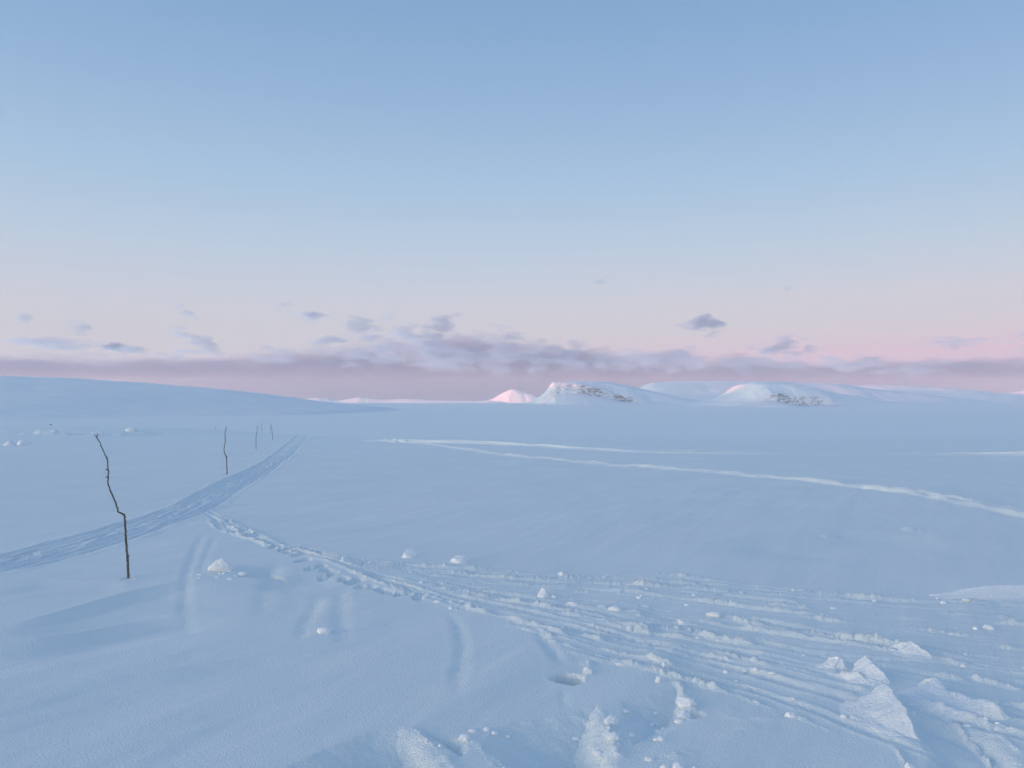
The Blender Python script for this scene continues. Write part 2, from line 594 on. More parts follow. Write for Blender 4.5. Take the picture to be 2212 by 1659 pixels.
# mark the trodden strip of the fan (by polygon test against A and B)
poly = np.vstack([A, B[::-1]])
i0 = np.searchsorted(rr, 2.5); i1 = np.searchsorted(rr, 30)
xs, ys = x[i0:i1], y[i0:i1]
ins = np.zeros(xs.shape, bool)
bb = (xs > poly[:, 0].min()) & (xs < poly[:, 0].max()) & (ys > poly[:, 1].min()) & (ys < poly[:, 1].max())
fx, fy = xs[bb], ys[bb]
c = np.zeros(fx.shape, bool)
P0 = poly[::3]; P1 = np.roll(P0, -1, axis=0)
for a, b in zip(P0, P1):
    if a[1] == b[1]: continue
    cond = ((a[1] > fy) != (b[1] > fy)) & (fx < (b[0] - a[0]) * (fy - a[1]) / (b[1] - a[1]) + a[0])
    c ^= cond
ins[bb] = c
kk = kind[near][i0:i1]
kk[ins & (kk == 0)] = 2
zi = z[i0:i1]
cr = fbm(xs[ins] / .30, ys[ins] / .16, 71, 4)
fanw = np.clip((np.hypot(xs[ins], ys[ins]) < 14) * 1.0, .35, 1)
zi[ins] += fanw * (.005 * cr + .020 * np.maximum(fbm(xs[ins] / .5, ys[ins] / .30, 73, 4) - .22, 0))

R = random.Random(5)
for q in range(230):
    s0 = R.uniform(0.0, 1.05); t0 = R.uniform(.12, .97); tl = R.uniform(.015, .07) if R.random() < .7 else R.uniform(.08, .22)
    P = fan(s0, t0, min(1.0, t0 + tl), seed=q)
    d0 = float(np.hypot(*P[len(P) // 2]))
    k0 = int(t0 * 239)
    gap = float(np.hypot(*(A[k0] - B[k0])))
    w = R.uniform(.012, .028) * (1 + d0 / 9) * min(1, .3 + gap / 3.0)
    if R.random() < .55:
        ridge(P, w, R.uniform(.7, 1.3) * w, rough=.9, seed=q, world=True, asym=R.uniform(.5, 1.0))
    else:
        groove(P, w, R.uniform(.6, 1.1) * w, lip=.45, rough=.5, seed=q, world=True)
# long continuous ski grooves
for pts, w, dp in (
        (A_px[:], .07, .045), ([(p[0], p[1] + 9) for p in A_px], .05, .035),
        ([(440, 1102), (500, 1135), (580, 1170), (720, 1212), (850, 1255), (1000, 1300), (1200, 1345), (1400, 1390), (1700, 1470), (2000, 1560), (2330, 1690)], .07, .05),
        ([(455, 1098), (540, 1150), (660, 1193), (800, 1232), (960, 1275), (1150, 1318), (1350, 1372), (1600, 1432), (1800, 1478), (2000, 1540)], .06, .05),
        ([(900, 1262), (1100, 1282), (1300, 1322), (1500, 1362), (1700, 1400), (1900, 1425), (2212, 1450)], .06, .04),
        ([(1000, 1240), (1300, 1262), (1600, 1285), (1900, 1310), (2212, 1330)], .06, .035)):
    groove(pts, w * .6, dp * .55, lip=.5, rough=.9, seed=int(pts[0][0]))
# bright rubble ridges seen along the fan
for n, (pts, w, h) in enumerate((
        ([(510, 1128), (540, 1142), (570, 1156)], .07, .07), ([(478, 1140), (500, 1150), (525, 1158)], .08, .05),
        ([(800, 1209), (870, 1217), (960, 1222), (1060, 1232)], .05, .05), ([(975, 1222), (1090, 1232), (1200, 1240), (1290, 1246)], .04, .04),
        ([(1405, 1241), (1470, 1247), (1560, 1258)], .055, .06), ([(1360, 1264), (1440, 1271), (1530, 1274)], .05, .05),
        ([(900, 1252), (970, 1268), (1060, 1275), (1120, 1280)], .045, .05), ([(1700, 1275), (1800, 1287), (1900, 1296), (2040, 1298)], .05, .05),
        ([(910, 1274), (990, 1298), (1060, 1322)], .06, .06), ([(1080, 1320), (1150, 1345), (1240, 1372)], .07, .06),
        ([(1255, 1365), (1310, 1382)], .04, .05), ([(1530, 1329), (1610, 1345), (1720, 1366), (1850, 1385), (1960, 1395)], .045, .06),
        ([(1310, 1345), (1400, 1367), (1480, 1375)], .05, .055), ([(1425, 1383), (1520, 1400), (1620, 1425), (1680, 1436)], .035, .045),
        ([(1640, 1425), (1700, 1436), (1760, 1448)], .04, .045), ([(1660, 1446), (1740, 1460), (1800, 1470)], .03, .035),
        ([(1780, 1448), (1860, 1468), (1940, 1490)], .028, .05), ([(1840, 1390), (1930, 1395), (2000, 1405)], .05, .05),
        ([(1880, 1445), (1990, 1455), (2100, 1470)], .04, .03), ([(2080, 1460), (2150, 1478), (2212, 1495)], .035, .045),
        ([(1290, 1340), (1360, 1352), (1420, 1366)], .06, .055), ([(1500, 1368), (1560, 1382), (1640, 1392)], .07, .06),
        ([(2030, 1325), (2110, 1332), (2200, 1338)], .06, .05), ([(2050, 1385), (2130, 1392), (2212, 1398)], .05, .04),
        ([(1930, 1540), (1985, 1590), (2030, 1640), (2050, 1680)], .022, .03), ([(2040, 1540), (2090, 1585), (2140, 1640), (2160, 1680)], .020, .035),
        ([(2100, 1540), (2160, 1590), (2212, 1640)], .02, .02), ([(1870, 1545), (1930, 1610), (1960, 1665)], .02, .018))):
    ridge(pts, w, h * 1.1, e=.2, rough=.8, seed=200 + n, asym=.6)

# --- footprints beside the side track
FP = [(612, 1186), (625, 1192), (640, 1198), (652, 1196), (648, 1212), (662, 1209), (672, 1228), (694, 1222), (705, 1230),
      (718, 1234), (742, 1246), (760, 1252), (772, 1248), (800, 1262), (822, 1268), (838, 1272), (860, 1276), (880, 1274),
      (590, 1180), (905, 1283), (700, 1240), (780, 1262)]
for (a, b) in FP:
    pit(a, b, .055, .05, sq=1.5)
pit(278, 1250, .06, .012, sq=1.3)
pit(491, 1027, .08, .05, sq=1.5)
# --- the round boot hole and its neighbours
pit(1228, 1462, .075, .19, sq=1.15)
pit(1500, 1535, .05, .04)

# --- old blown-over tracks, soft edged
for pts, w, dp in (
        ([(445, 1140), (425, 1180), (405, 1240), (400, 1290), (405, 1340), (412, 1395)], .11, .040),
        ([(738, 1262), (736, 1320), (742, 1390)], .14, .050), ([(690, 1275), (665, 1330), (640, 1390)], .12, .040),
        ([(965, 1308), (990, 1345), (999, 1400), (990, 1460), (985, 1530)], .10, .045),
        ([(1160, 1360), (1190, 1400), (1215, 1440)], .09, .060), ([(600, 1200), (580, 1260), (560, 1330)], .16, .035),
        ([(720, 1355), (800, 1345), (880, 1330)], .11, .050), ([(470, 1150), (440, 1210), (430, 1260)], .10, .025),
        ([(1215, 1480), (1222, 1530)], .06, .02), ([(380, 1430), (440, 1400), (560, 1390)], .12, .02)):
    groove(pts, w * .5, dp * .44, lip=.12, e=.25, rough=.5, seed=int(pts[0][0]))
# --- drift steps at the left
for pts, w, dp, bk in (
        ([(-40, 1362), (120, 1325), (270, 1282), (420, 1252)], .22, .07, 1.6), ([(-40, 1405), (150, 1362), (330, 1322), (520, 1302)], .25, .04, 1.2),
        ([(480, 1245), (560, 1225), (640, 1222)], .20, .06, 1.0), ([(230, 1318), (420, 1312), (620, 1290), (800, 1285)], .2, .035, .9),
        ([(-40, 1492), (250, 1462), (520, 1418), (800, 1392)], .18, .028, .9), ([(520, 1262), (640, 1240), (740, 1232)], .2, .05, .9),
        ([(1440, 1195), (1600, 1166), (1800, 1150), (2000, 1143)], .6, .10, 3.0), ([(100, 1250), (180, 1255), (280, 1248)], .2, .03, .8)):
    step_down(pts, w, dp, bk, side=-1, e=.3, rough=.4)

# --- broken-open hollows at the camera's feet
def hollow(edges, depth, seed):
    """a broken-open hollow: list of (picture polyline, wall width) going round it clockwise"""
    E = [(path_w(p), w) for p, w in edges]
    P = np.vstack([e for e, _ in E])
    i, j, s_, t_, ln = near_line(np.vstack([P, P[:1]]), 1.6)
    px, py = x[i, j], y[i, j]
    px = px + .03 * fbm(px / .16, py / .16, seed, 4); py = py + .03 * fbm(px / .16, py / .16, seed + 7, 4)
    px = px + .007 * fbm(px / .05, py / .05, seed + 20, 3); py = py + .007 * fbm(px / .05, py / .05, seed + 27, 3)
    inn = np.zeros(px.shape, bool)
    for a, b in zip(P, np.roll(P, -1, axis=0)):
        if a[1] == b[1]: continue
        inn ^= ((a[1] > py) != (b[1] > py)) & (px < (b[0] - a[0]) * (py - a[1]) / (b[1] - a[1]) + a[0])
    f = np.ones(px.shape)
    for e, w in E:
        best = np.full(px.shape, 9.0)
        for a, b in zip(e[:-1], e[1:]):
            ab = b - a; l2 = (ab ** 2).sum() + 1e-12
            tt_ = np.clip(((px - a[0]) * ab[0] + (py - a[1]) * ab[1]) / l2, 0, 1)
            best = np.minimum(best, np.hypot(px - a[0] - tt_ * ab[0], py - a[1] - tt_ * ab[1]))
        f = np.minimum(f, np.clip(best / w, 0, 1) if w > .3 else sstep(0, w, best))
    z[i, j] -= depth * f * inn * (1 + .25 * fbm(px / .3, py / .3, seed + 3, 3))


hollow([([(560, 1700), (640, 1656), (700, 1625), (780, 1592), (868, 1573)], .50), ([(868, 1573), (915, 1604), (960, 1642), (985, 1700)], .28), ([(985, 1700), (560, 1700)], .1)], .17, 501)
hollow([([(885, 1571), (955, 1584), (1012, 1592)], .14), ([(1012, 1592), (1008, 1618), (985, 1640)], .08), ([(985, 1640), (940, 1605), (885, 1571)], .20)], .11, 502)
hollow([([(1035, 1600), (1080, 1566), (1150, 1548), (1230, 1536), (1292, 1520)], .42), ([(1292, 1520), (1304, 1560), (1320, 1600), (1345, 1650), (1360, 1710)], .27), ([(1360, 1710), (1080, 1710)], .1), ([(1080, 1710), (1060, 1650), (1035, 1600)], .60)], .16, 503)
hollow([([(1340, 1514), (1410, 1497), (1468, 1480)], .34), ([(1468, 1480), (1484, 1510), (1496, 1548)], .2), ([(1496, 1548), (1430, 1585), (1365, 1610)], .30), ([(1365, 1610), (1350, 1560), (1340, 1514)], .34)], .14, 504)
hollow([([(1925, 1545), (1975, 1520), (2060, 1545), (2160, 1590)], .2), ([(2160, 1590), (2230, 1700)], .12), ([(2230, 1700), (2010, 1700)], .3), ([(2010, 1700), (1995, 1620), (1925, 1545)], .12)], .05, 505)
# crumbled rims and spurs between them
for n, (pts, w, h, asym) in enumerate((
        ([(872, 1570), (915, 1598), (960, 1632), (990, 1670)], .030, .022, .9),
        ([(1008, 1586), (1040, 1610), (1075, 1640), (1100, 1680)], .030, .035, .9),
        ([(1296, 1514), (1308, 1550), (1324, 1590), (1345, 1640)], .035, .03, .9),
        ([(1090, 1630), (1140, 1642), (1190, 1668)], .035, .04, .8),
        ([(1120, 1650), (1180, 1662), (1230, 1680)], .025, .03, .8),
        ([(1455, 1462), (1472, 1480), (1488, 1510), (1498, 1545)], .035, .03, .9),
        ([(1268, 1425), (1276, 1450)], .04, .05, .9),
        ([(1540, 1530), (1620, 1545), (1700, 1535)], .09, .02, .8),
        ([(1420, 1640), (1480, 1615), (1560, 1590), (1680, 1560)], .10, .035, .8))):
    ridge(pts, w, h, e=.18, rough=.9, seed=400 + n, asym=asym)

# --- the two far ski tracks on the right
FA_px = [(800, 952.5), (900, 955.5), (1050, 960), (1250, 970), (1400, 977), (1700, 981), (1950, 983), (2330, 988)]
FB_px = [(840, 953), (960, 965), (1100, 984), (1300, 1002), (1500, 1017), (1700, 1035), (1900, 1057), (2050, 1082), (2212, 1112), (2330, 1140)]
for pts, wd, kd, hgt in ((FB_px, .28, 3, .085), (FA_px, .50, 4, .34)):
    P = smooth_path(path_w(pts), 120)
    i, j, s, t, ln = near_line(P, wd * 3)
    al = t * ln
    hgt = hgt * (np.clip((96 - r[i, j]) / 52, .12, 1) if kd == 4 else 1.0)
    wv = wd * (1 + np.clip((r[i, j] - 50) / 40, 0, .8))
    u = s / wv + .15 * noise2(al / 3, 0 * al, 7 + kd)
    k = np.clip(.85 + .7 * fbm(al / (3.0 if kd == 3 else 9.0), s / .5, 81 + kd, 4 if kd == 3 else 2), .25, 1.6)
    if kd == 4:
        k = k * np.clip(.7 + 1.5 * noise2(al / 16.0, 0 * al, 19), .4, 1.25)
    z[i, j] += hgt * k * (np.exp(-((u - .62) / .34) ** 2) + .9 * np.exp(-((u + .62) / .34) ** 2) - .5 * np.exp(-(u / .4) ** 2))
    if kd == 3:
        z[i, j] += .07 * fbm(al / .8, s / .24, 87, 4) * np.exp(-(u / 1.2) ** 2) * np.clip(1.6 - r[i, j] / 45, 0, 1)
    else:
        z[i, j] += .05 * hgt / .36 * fbm(al / 6.0, s / .9, 87, 2) * np.exp(-(u / 1.2) ** 2)
    sub = kind[i, j]
    kind[i, j] = np.where((np.abs(u) < 1.0) & (sub == 0), kd, sub)
# faint older line crossing the middle distance and drift forms on the brow at the left
for pts, w, h in (([(1950, 1147), (2000, 1146)], .15, .08), ([(-60, 941), (60, 938), (180, 940)], .9, .5), ([(150, 944), (250, 941), (330, 939), (420, 941)], .8, .45),
                  ([(1930, 1144), (1710, 1168)], .2, .05)):
    ridge(pts, w, h, e=.3, rough=.8, seed=int(abs(pts[0][0])))
Z[near] += z

# far drifts and swells, beyond the brow
far = (slice(nfine, None), slice(None))
xf, yf, rf = X[far], Y[far], RR[far]
amp = np.clip(rf / 3000.0, .02, 1.0)
Z[far] += amp * 1.0 * fbm(xf / 420.0, yf / 160.0, 101, 4) * sstep(113, 250, rf)
Z[far] += sstep(7000, 10000, rf) * 9.0 * fbm(xf / 1500.0, yf / 700.0, 103, 4)

verts = np.stack([X.ravel(), Y.ravel(), Z.ravel()], 1).astype(np.float32)
ir = np.arange(NR - 1)[:, None]; ja = np.arange(NA)[None, :]
jn = (ja + 1) % NA
quad = np.stack([ir * NA + ja, (ir + 1) * NA + ja, (ir + 1) * NA + jn, ir * NA + jn], -1).reshape(-1, 4)
quad = quad[:, ::-1] if False else quad
# one set of shading normals for the whole sheet, so the pieces meet without a seam
e1 = verts[quad[:, 2]] - verts[quad[:, 0]]; e2 = verts[quad[:, 3]] - verts[quad[:, 1]]
fn = np.cross(e1, e2).astype(np.float64)
if fn[:, 2].mean() < 0:
    quad = quad[:, ::-1]; fn = -fn
fn /= np.linalg.norm(fn, axis=1)[:, None] + 1e-20
vn = np.zeros((len(verts), 3))
for k in range(4):
    for a in range(3):
        vn[:, a] += np.bincount(quad[:, k], fn[:, a], len(verts))
vn /= np.linalg.norm(vn, axis=1)[:, None] + 1e-20
fk = kind.ravel()[quad[:, 0]]


def sheet(name, k, mat, label, cat=None):
    q = quad[fk == k]
    idx, inv = np.unique(q.ravel(), return_inverse=True)
    o = mesh_obj(name, verts[idx], inv.reshape(-1, 4), mat)
    try:
        o.data.normals_split_custom_set_from_vertices(vn[idx].astype(np.float32).tolist())
    except Exception as ex:
        print("normals", ex)
    tag(o, label, cat, kind="structure")
    return o


sheet("ground", 0, M_SNOW, "open wind-blown snowfield stretching from the foreground to the far hills")
sheet("trail", 1, M_TRAIL, "wide packed snowmobile trail curving up from the left edge past the marker sticks")
sheet("ski_path", 2, M_SNOW, "trodden fan of ski and sled tracks spreading from the trail to the lower right")
sheet("ski_track", 3, M_SNOW, "lower and broader of the two far ski tracks, curving down to the right edge")
sheet("ski_track", 4, M_SNOW, "upper thin far ski track running almost level to the right edge")


def ground_z(gx, gy):
    r_ = math.hypot(gx, gy); a_ = math.atan2(gx, gy)
    i_ = min(max(np.searchsorted(rr, r_) - 1, 0), NR - 2); j_ = min(max(np.searchsorted(az, a_) - 1, 0), NA - 2)
    f = (r_ - rr[i_]) / (rr[i_ + 1] - rr[i_]); g = (a_ - az[j_]) / (az[j_ + 1] - az[j_])
    return float((Z[i_, j_] * (1 - f) + Z[i_ + 1, j_] * f) * (1 - g) + (Z[i_, j_ + 1] * (1 - f) + Z[i_ + 1, j_ + 1] * f) * g)


# ------------------------------------------------------------------ trail marker sticks
def tube(pts, radii, nseg=10):
    pts = np.asarray(pts, float)
    vs_, fs_ = [], []
    up = np.array([0, 1.0, 0])
    for k, p in enumerate(pts):
        d = pts[min(k + 1, len(pts) - 1)] - pts[max(k - 1, 0)]
        d = d / (np.linalg.norm(d) + 1e-9)
        a = np.cross(d, up); a /= np.linalg.norm(a) + 1e-9
        b = np.cross(d, a)
        for q in range(nseg):
            th = 2 * math.pi * q / nseg
            vs_.append(p + radii[k] * (math.cos(th) * a + math.sin(th) * b))
    for k in range(len(pts) - 1):
        for q in range(nseg):
            q2 = (q + 1) % nseg
            fs_.append((k * nseg + q, k * nseg + q2, (k + 1) * nseg + q2, (k + 1) * nseg + q))
    fs_.append(tuple(range(nseg))[::-1])
    fs_.append(tuple((len(pts) - 1) * nseg + q for q in range(nseg)))
    return vs_, fs_


def stick(px_pts, wpx, twigs=(), seed=0, label="", ybase=None, minr=0.0, detail=4):
    bx, by = hit(*px_pts[0]) if ybase is None else ybase
    bz = ground_z(bx, by)
    R_ = random.Random(seed)
    root_px = px_pts[0]

    def to3(p, k=0.0):
        d = ray(*p); d0 = ray(*root_px)
        return np.array([d[0] / d[1] * by - d0[0] / d0[1] * by, k, (d[2] / d[1] - d0[2] / d0[1]) * by])
    n = len(px_pts)
    dep = np.cumsum([0] + [R_.uniform(-.03, .03) for _ in range(n - 1)])
    P = [to3(p, dep[k]) for k, p in enumerate(px_pts)]
    Q = []
    for k in range(n - 1):
        for q in range(detail):
            Q.append(P[k] + (P[k + 1] - P[k]) * q / detail)
    Q.append(P[-1])
    Q = np.array(Q)
    tt = np.linspace(0, 1, len(Q))
    rad = np.array([max(minr, .43 * by / FPX * np.interp(t_, np.linspace(0, 1, len(wpx)), wpx) * R_.uniform(.93, 1.07)) for t_ in tt])
    Q[1:-1, 0] += [R_.gauss(0, .0022) for _ in range(len(Q) - 2)]
    Q = np.vstack([Q[0] - [0, 0, .18], Q]); rad = np.concatenate([[rad[0] * 1.05], rad])
    if not twigs:
        v, f = tube(Q, rad, 7)
        o = mesh_obj("marker_stick", v, f, M_TWIG)
        o.location = (bx, by, bz)
    else:
        o = empty("marker_stick", (bx, by, bz))
        v, f = tube(Q, rad, 12)
        mesh_obj("stem", v, f, M_BARK, o)
        for (a, b_, w0, w1) in twigs:
            A_, B_ = to3(a, np.interp(a[1], [p[1] for p in px_pts][::-1], dep[::-1])), None
            B_ = to3(b_, np.interp(a[1], [p[1] for p in px_pts][::-1], dep[::-1]) + R_.uniform(-.03, .03))
            v, f = tube([A_, A_ * .5 + B_ * .5 + [0, 0, .004], B_], [w0 * by / FPX / 2, (w0 + w1) / 2 * by / FPX / 2, w1 * by / FPX / 2], 7)
            mesh_obj("twig", v, f, M_TWIG, o)
    tag(o, label, "stick", group="marker sticks along the snow trail")
    return o


stick([(277, 1248), (277.5, 1222), (276, 1195), (274, 1165), (272, 1140), (270.5, 1115), (268, 1108), (262, 1104), (256, 1090), (248, 1066), (241, 1045), (238.5, 1018),
       (236, 990), (231, 985), (227, 976), (219, 958), (213, 944)], [6.2, 5.6, 5.0, 4.4, 4.0, 3.6, 3.2, 2.8, 2.4, 2.0],
      twigs=(((213.5, 945.5), (207.5, 936.5), 1.7, 1.1), ((213, 944.5), (213.4, 936.5), 2.4, 1.6), ((237.5, 1014.5), (233.5, 1013), 2.6, 1.6), ((238.2, 1030), (235.5, 1028.6), 2.4, 1.5),
             ((220, 961), (218, 963.5), 1.6, 1.0), ((277.5, 1203), (280.5, 1199), 2.4, 1.4), ((277.5, 1237), (281.5, 1235.5), 2.2, 1.2), ((269.5, 1113), (272.2, 1109), 3.6, 2.4), ((235, 990), (237.6, 985.5), 2.8, 1.6)),
      seed=3, label="tall crooked birch marker stick with knots and forked tip, nearest and largest of the sticks")
stick([(490.5, 1026), (489.6, 1008), (489, 993), (487.5, 988), (483, 980.5), (481.6, 972), (483.5, 957), (484.3, 946), (484.2, 936), (486.5, 923)],
      [2.5, 2.3, 2.0, 1.7, 1.4], twigs=(((488.6, 992), (490.8, 988), 2.2, 1.4), ((484.4, 946), (482.8, 944), 1.7, 1.1)), seed=5,
      label="thin crooked marker stick with a low kink, standing beyond the trail's bend, second largest stick")
stick([(553.3, 970.5), (552.8, 955), (552.6, 943), (554.2, 932), (556.5, 919)], [1.35, 1.2, .9], seed=6,
      label="thin dark marker stick bending right at its tip, just right of the kinked second stick")
stick([(589.2, 951.5), (588.6, 940), (587.4, 930), (586.6, 925), (585.6, 915)], [1.1, 1.0, .75], seed=7,
      label="small slender marker stick standing by the top of the trail, rightmost stick")


def far_stick(px, ybot, ytop, dist, lean, seed, label):
    # beyond the brow: the foot stands lower down the slope, out of sight
    gx = (px - W / 2) / FPX * dist
    gz = ground_z(gx, dist)
    pyb = H / 2 - FPX * math.tan(math.atan2(gz - EYE, dist) - PITCH)
    return stick([(px, pyb), (px + lean * .5, (pyb + ytop) / 2), (px + lean, ytop)], [.6, .55, .45], seed=seed, label=label, ybase=(gx, dist))


far_stick(585, 945, 918, 96, -.8, 8, "very thin faint marker stick close to the left of the rightmost stick")
far_stick(567.5, 932, 913, 112, -2, 9, "faint leaning marker stick between the third stick and the pair by the trail top")
far_stick(466.5, 928, 920, 118, .3, 10, "barely visible tiny marker stick just left of the kinked second stick")

# ------------------------------------------------------------------ lumps and blocks of snow
import bmesh


def ico(sub):
    bm = bmesh.new(); bmesh.ops.create_icosphere(bm, subdivisions=sub, radius=1.0)
    bm.verts.ensure_lookup_table()
    v = np.array([q.co[:] for q in bm.verts]); f = np.array([[w_.index for w_ in p.verts] for p in bm.faces])
    bm.free()
    return v, f


ICO4, ICO5, ICO3, ICO2 = ico(4), ico(5), ico(3), ico(2)


def lump_shape(seed, sub=4, ang=.5, peak=0.0):
    v, f = {2: ICO2, 3: ICO3, 4: ICO4, 5: ICO5}[sub]
    R_ = np.random.default_rng(seed)
    d = np.ones(len(v))
    # a few clipped flats make it read as broken crust, then crumbly noise on top
    for _ in range(int(6 + 8 * ang)):
        nrm = R_.normal(size=3); nrm /= np.linalg.norm(nrm)
        off = R_.uniform(.55, .95)
        c = v @ nrm
        d = np.minimum(d, np.where(c > .05, off / np.maximum(c, .05), 9))
    d = d * (1 + .16 * fbm(v[:, 0] * 1.7 + seed, v[:, 1] * 1.7 + v[:, 2] * 2.3, seed, 4) + .07 * fbm(v[:, 0] * 6 + v[:, 2] * 5, v[:, 1] * 6 - v[:, 2] * 4, seed + 3, 3))
    p = v * d[:, None]
    if peak:
        p[:, 2] *= 1 + peak * np.exp(-((p[:, 0] - .1) ** 2 + p[:, 1] ** 2) / .12)
    return p, f


def lump(px, py_base, wpx, hpx, seed, label, group=None, cat="snow lump", sub=4, peak=0.0, depth=1.0, name="snow_lump", mat=None, ang=.5):
    bx, by = hit(px, py_base)
    by += .0
    w_ = wpx * by / FPX; h_ = hpx * by / FPX
    gz = ground_z(bx, by)
    p, f = lump_shape(seed, sub, ang, peak)
    p = p * [w_ * .56, w_ * .5 * depth, h_ * 1.15]
    o = mesh_obj(name, p, f, mat or M_LUMP)
    o.location = (bx, by + w_ * .3 * depth, gz + h_ * .08)
    tag(o, label, cat, group=group)
    return o


GL = "loose snow lumps lying on the snowfield"
lump(476, 1233, 50, 22, 31, "largest rounded white snow lump, left of the side track below the trail junction", GL, sub=5)
lump(455, 1229, 18, 9, 32, "small snow lump touching the left side of the largest rounded lump", GL, sub=3)
lump(520, 1240, 26, 5, 53, "flat low snow lump just right of the largest rounded lump", GL, sub=3)
lump(884, 1202, 34, 14, 33, "bright jagged snow lump above the fanning tracks, left one of a similar pair", GL, sub=4)
lump(995, 1215, 38, 11, 34, "bright low wedge-shaped snow lump above the fanning tracks, right one of a similar pair", GL, sub=4)
lump(740, 1214, 13, 9, 35, "small pointed snow lump on the side track near the footprints", GL, sub=3, peak=.4)
lump(1172, 1288, 24, 14, 36, "peaked snow lump with a dark shaded right side, amid the fanning tracks", GL, sub=4, peak=.15)
lump(700, 1360, 30, 9, 37, "low bright snow lump alone on the smooth snow below the footprints", GL, sub=4)
lump(1215, 1242, 17, 4.5, 38, "small snow lump on the upper edge of the tracks, left of its near twin", GL, sub=3)
lump(1310, 1246, 18, 4.5, 39, "small snow lump on the upper edge of the tracks, right of its near twin", GL, sub=3)
lump(1437, 1448, 13, 10, 40, "upper small snow ball of two beside the third hollow", GL, sub=3)
lump(1424, 1471, 15, 11, 41, "lower small snow ball of two beside the third hollow", GL, sub=3)
lump(1485, 1520, 38, 14, 42, "crumbly snow lump on the right wall of the third hollow", GL, sub=5, ang=.9)
lump(1482, 1540, 32, 9, 54, "low crumbly snow lump below the one on the third hollow's right wall", GL, sub=4, ang=.9)
lump(1270, 1452, 22, 11, 43, "snow lump standing just right of the round boot hole", GL, sub=4)
lump(1264, 1652, 32, 20, 44, "squarish snow lump at the bottom of the middle hollow", GL, sub=4, ang=.9)
lump(1462, 1662, 30, 17, 45, "snow lump at the bottom edge, right of the squarish one in the hollow", GL, sub=4, ang=.9)
lump(1438, 1660, 22, 10, 46, "small snow lump leaning on the left of the lump at the bottom edge", GL, sub=3)
lump(1006, 1596, 30, 10, 47, "rough snow lump on the crest between the left and middle hollows", GL, sub=4, ang=.8)
lump(1322, 1562, 34, 14, 48, "crumbly snow lump high on the middle hollow's right wall", GL, sub=5, ang=1.0)
lump(1328, 1596, 30, 11, 49, "crumbly snow lump low on the middle hollow's right wall", GL, sub=4, ang=1.0)
lump(1240, 1305, 26, 5, 50, "low snow lump in the tracks just below and right of the peaked lump", GL, sub=3)
lump(1330, 1320, 30, 6, 51, "flat snow lump in the middle of the fanning tracks", GL, sub=3)
lump(1480, 1350, 40, 8, 52, "broad crumbly snow lump at the densest rubble of the tracks", GL, sub=4, ang=.9)
lump(1545, 1333, 32, 7, 60, "rounded snow lump at the left end of a long thin track ridge", GL, sub=4)
lump(1710, 1545, 24, 8, 61, "small overhanging snow lump left of the big tilted block", GL, sub=4)
lump(1968, 1664, 18, 16, 62, "small snow lump near the bottom right beside the thin sled lines", GL, sub=3)
lump(2140, 1362, 24, 7, 63, "small rough snow lump near the right edge below the long bank", GL, sub=3)
lump(14, 963, 32, 9, 64, "bright distant snow lump at the far left edge", GL, sub=3)
lump(44, 962, 30, 9, 65, "shaded grey distant snow lump touching the one at the far left edge", GL, sub=3)
lump(281, 932, 26, 7, 66, "distant snow hump on the brow, right of the nearest stick's tip", GL, sub=3)
lump(203, 937, 14, 3.4, 67, "tiny bright snow patch left behind the nearest stick's forked tip", GL, sub=3)
lump(217, 936, 16, 3.6, 68, "tiny bright snow patch right behind the nearest stick's forked tip", GL, sub=3)
M_STONE = bark_material("dark_stone", (0.05, 0.045, 0.045), (0.12, 0.11, 0.11), 6)
lump(109, 918, 4.5, 2.4, 69, "tiny dark stone poking out of the snow on the distant brow at left", None, cat="stone", sub=2, name="stone", mat=M_STONE)


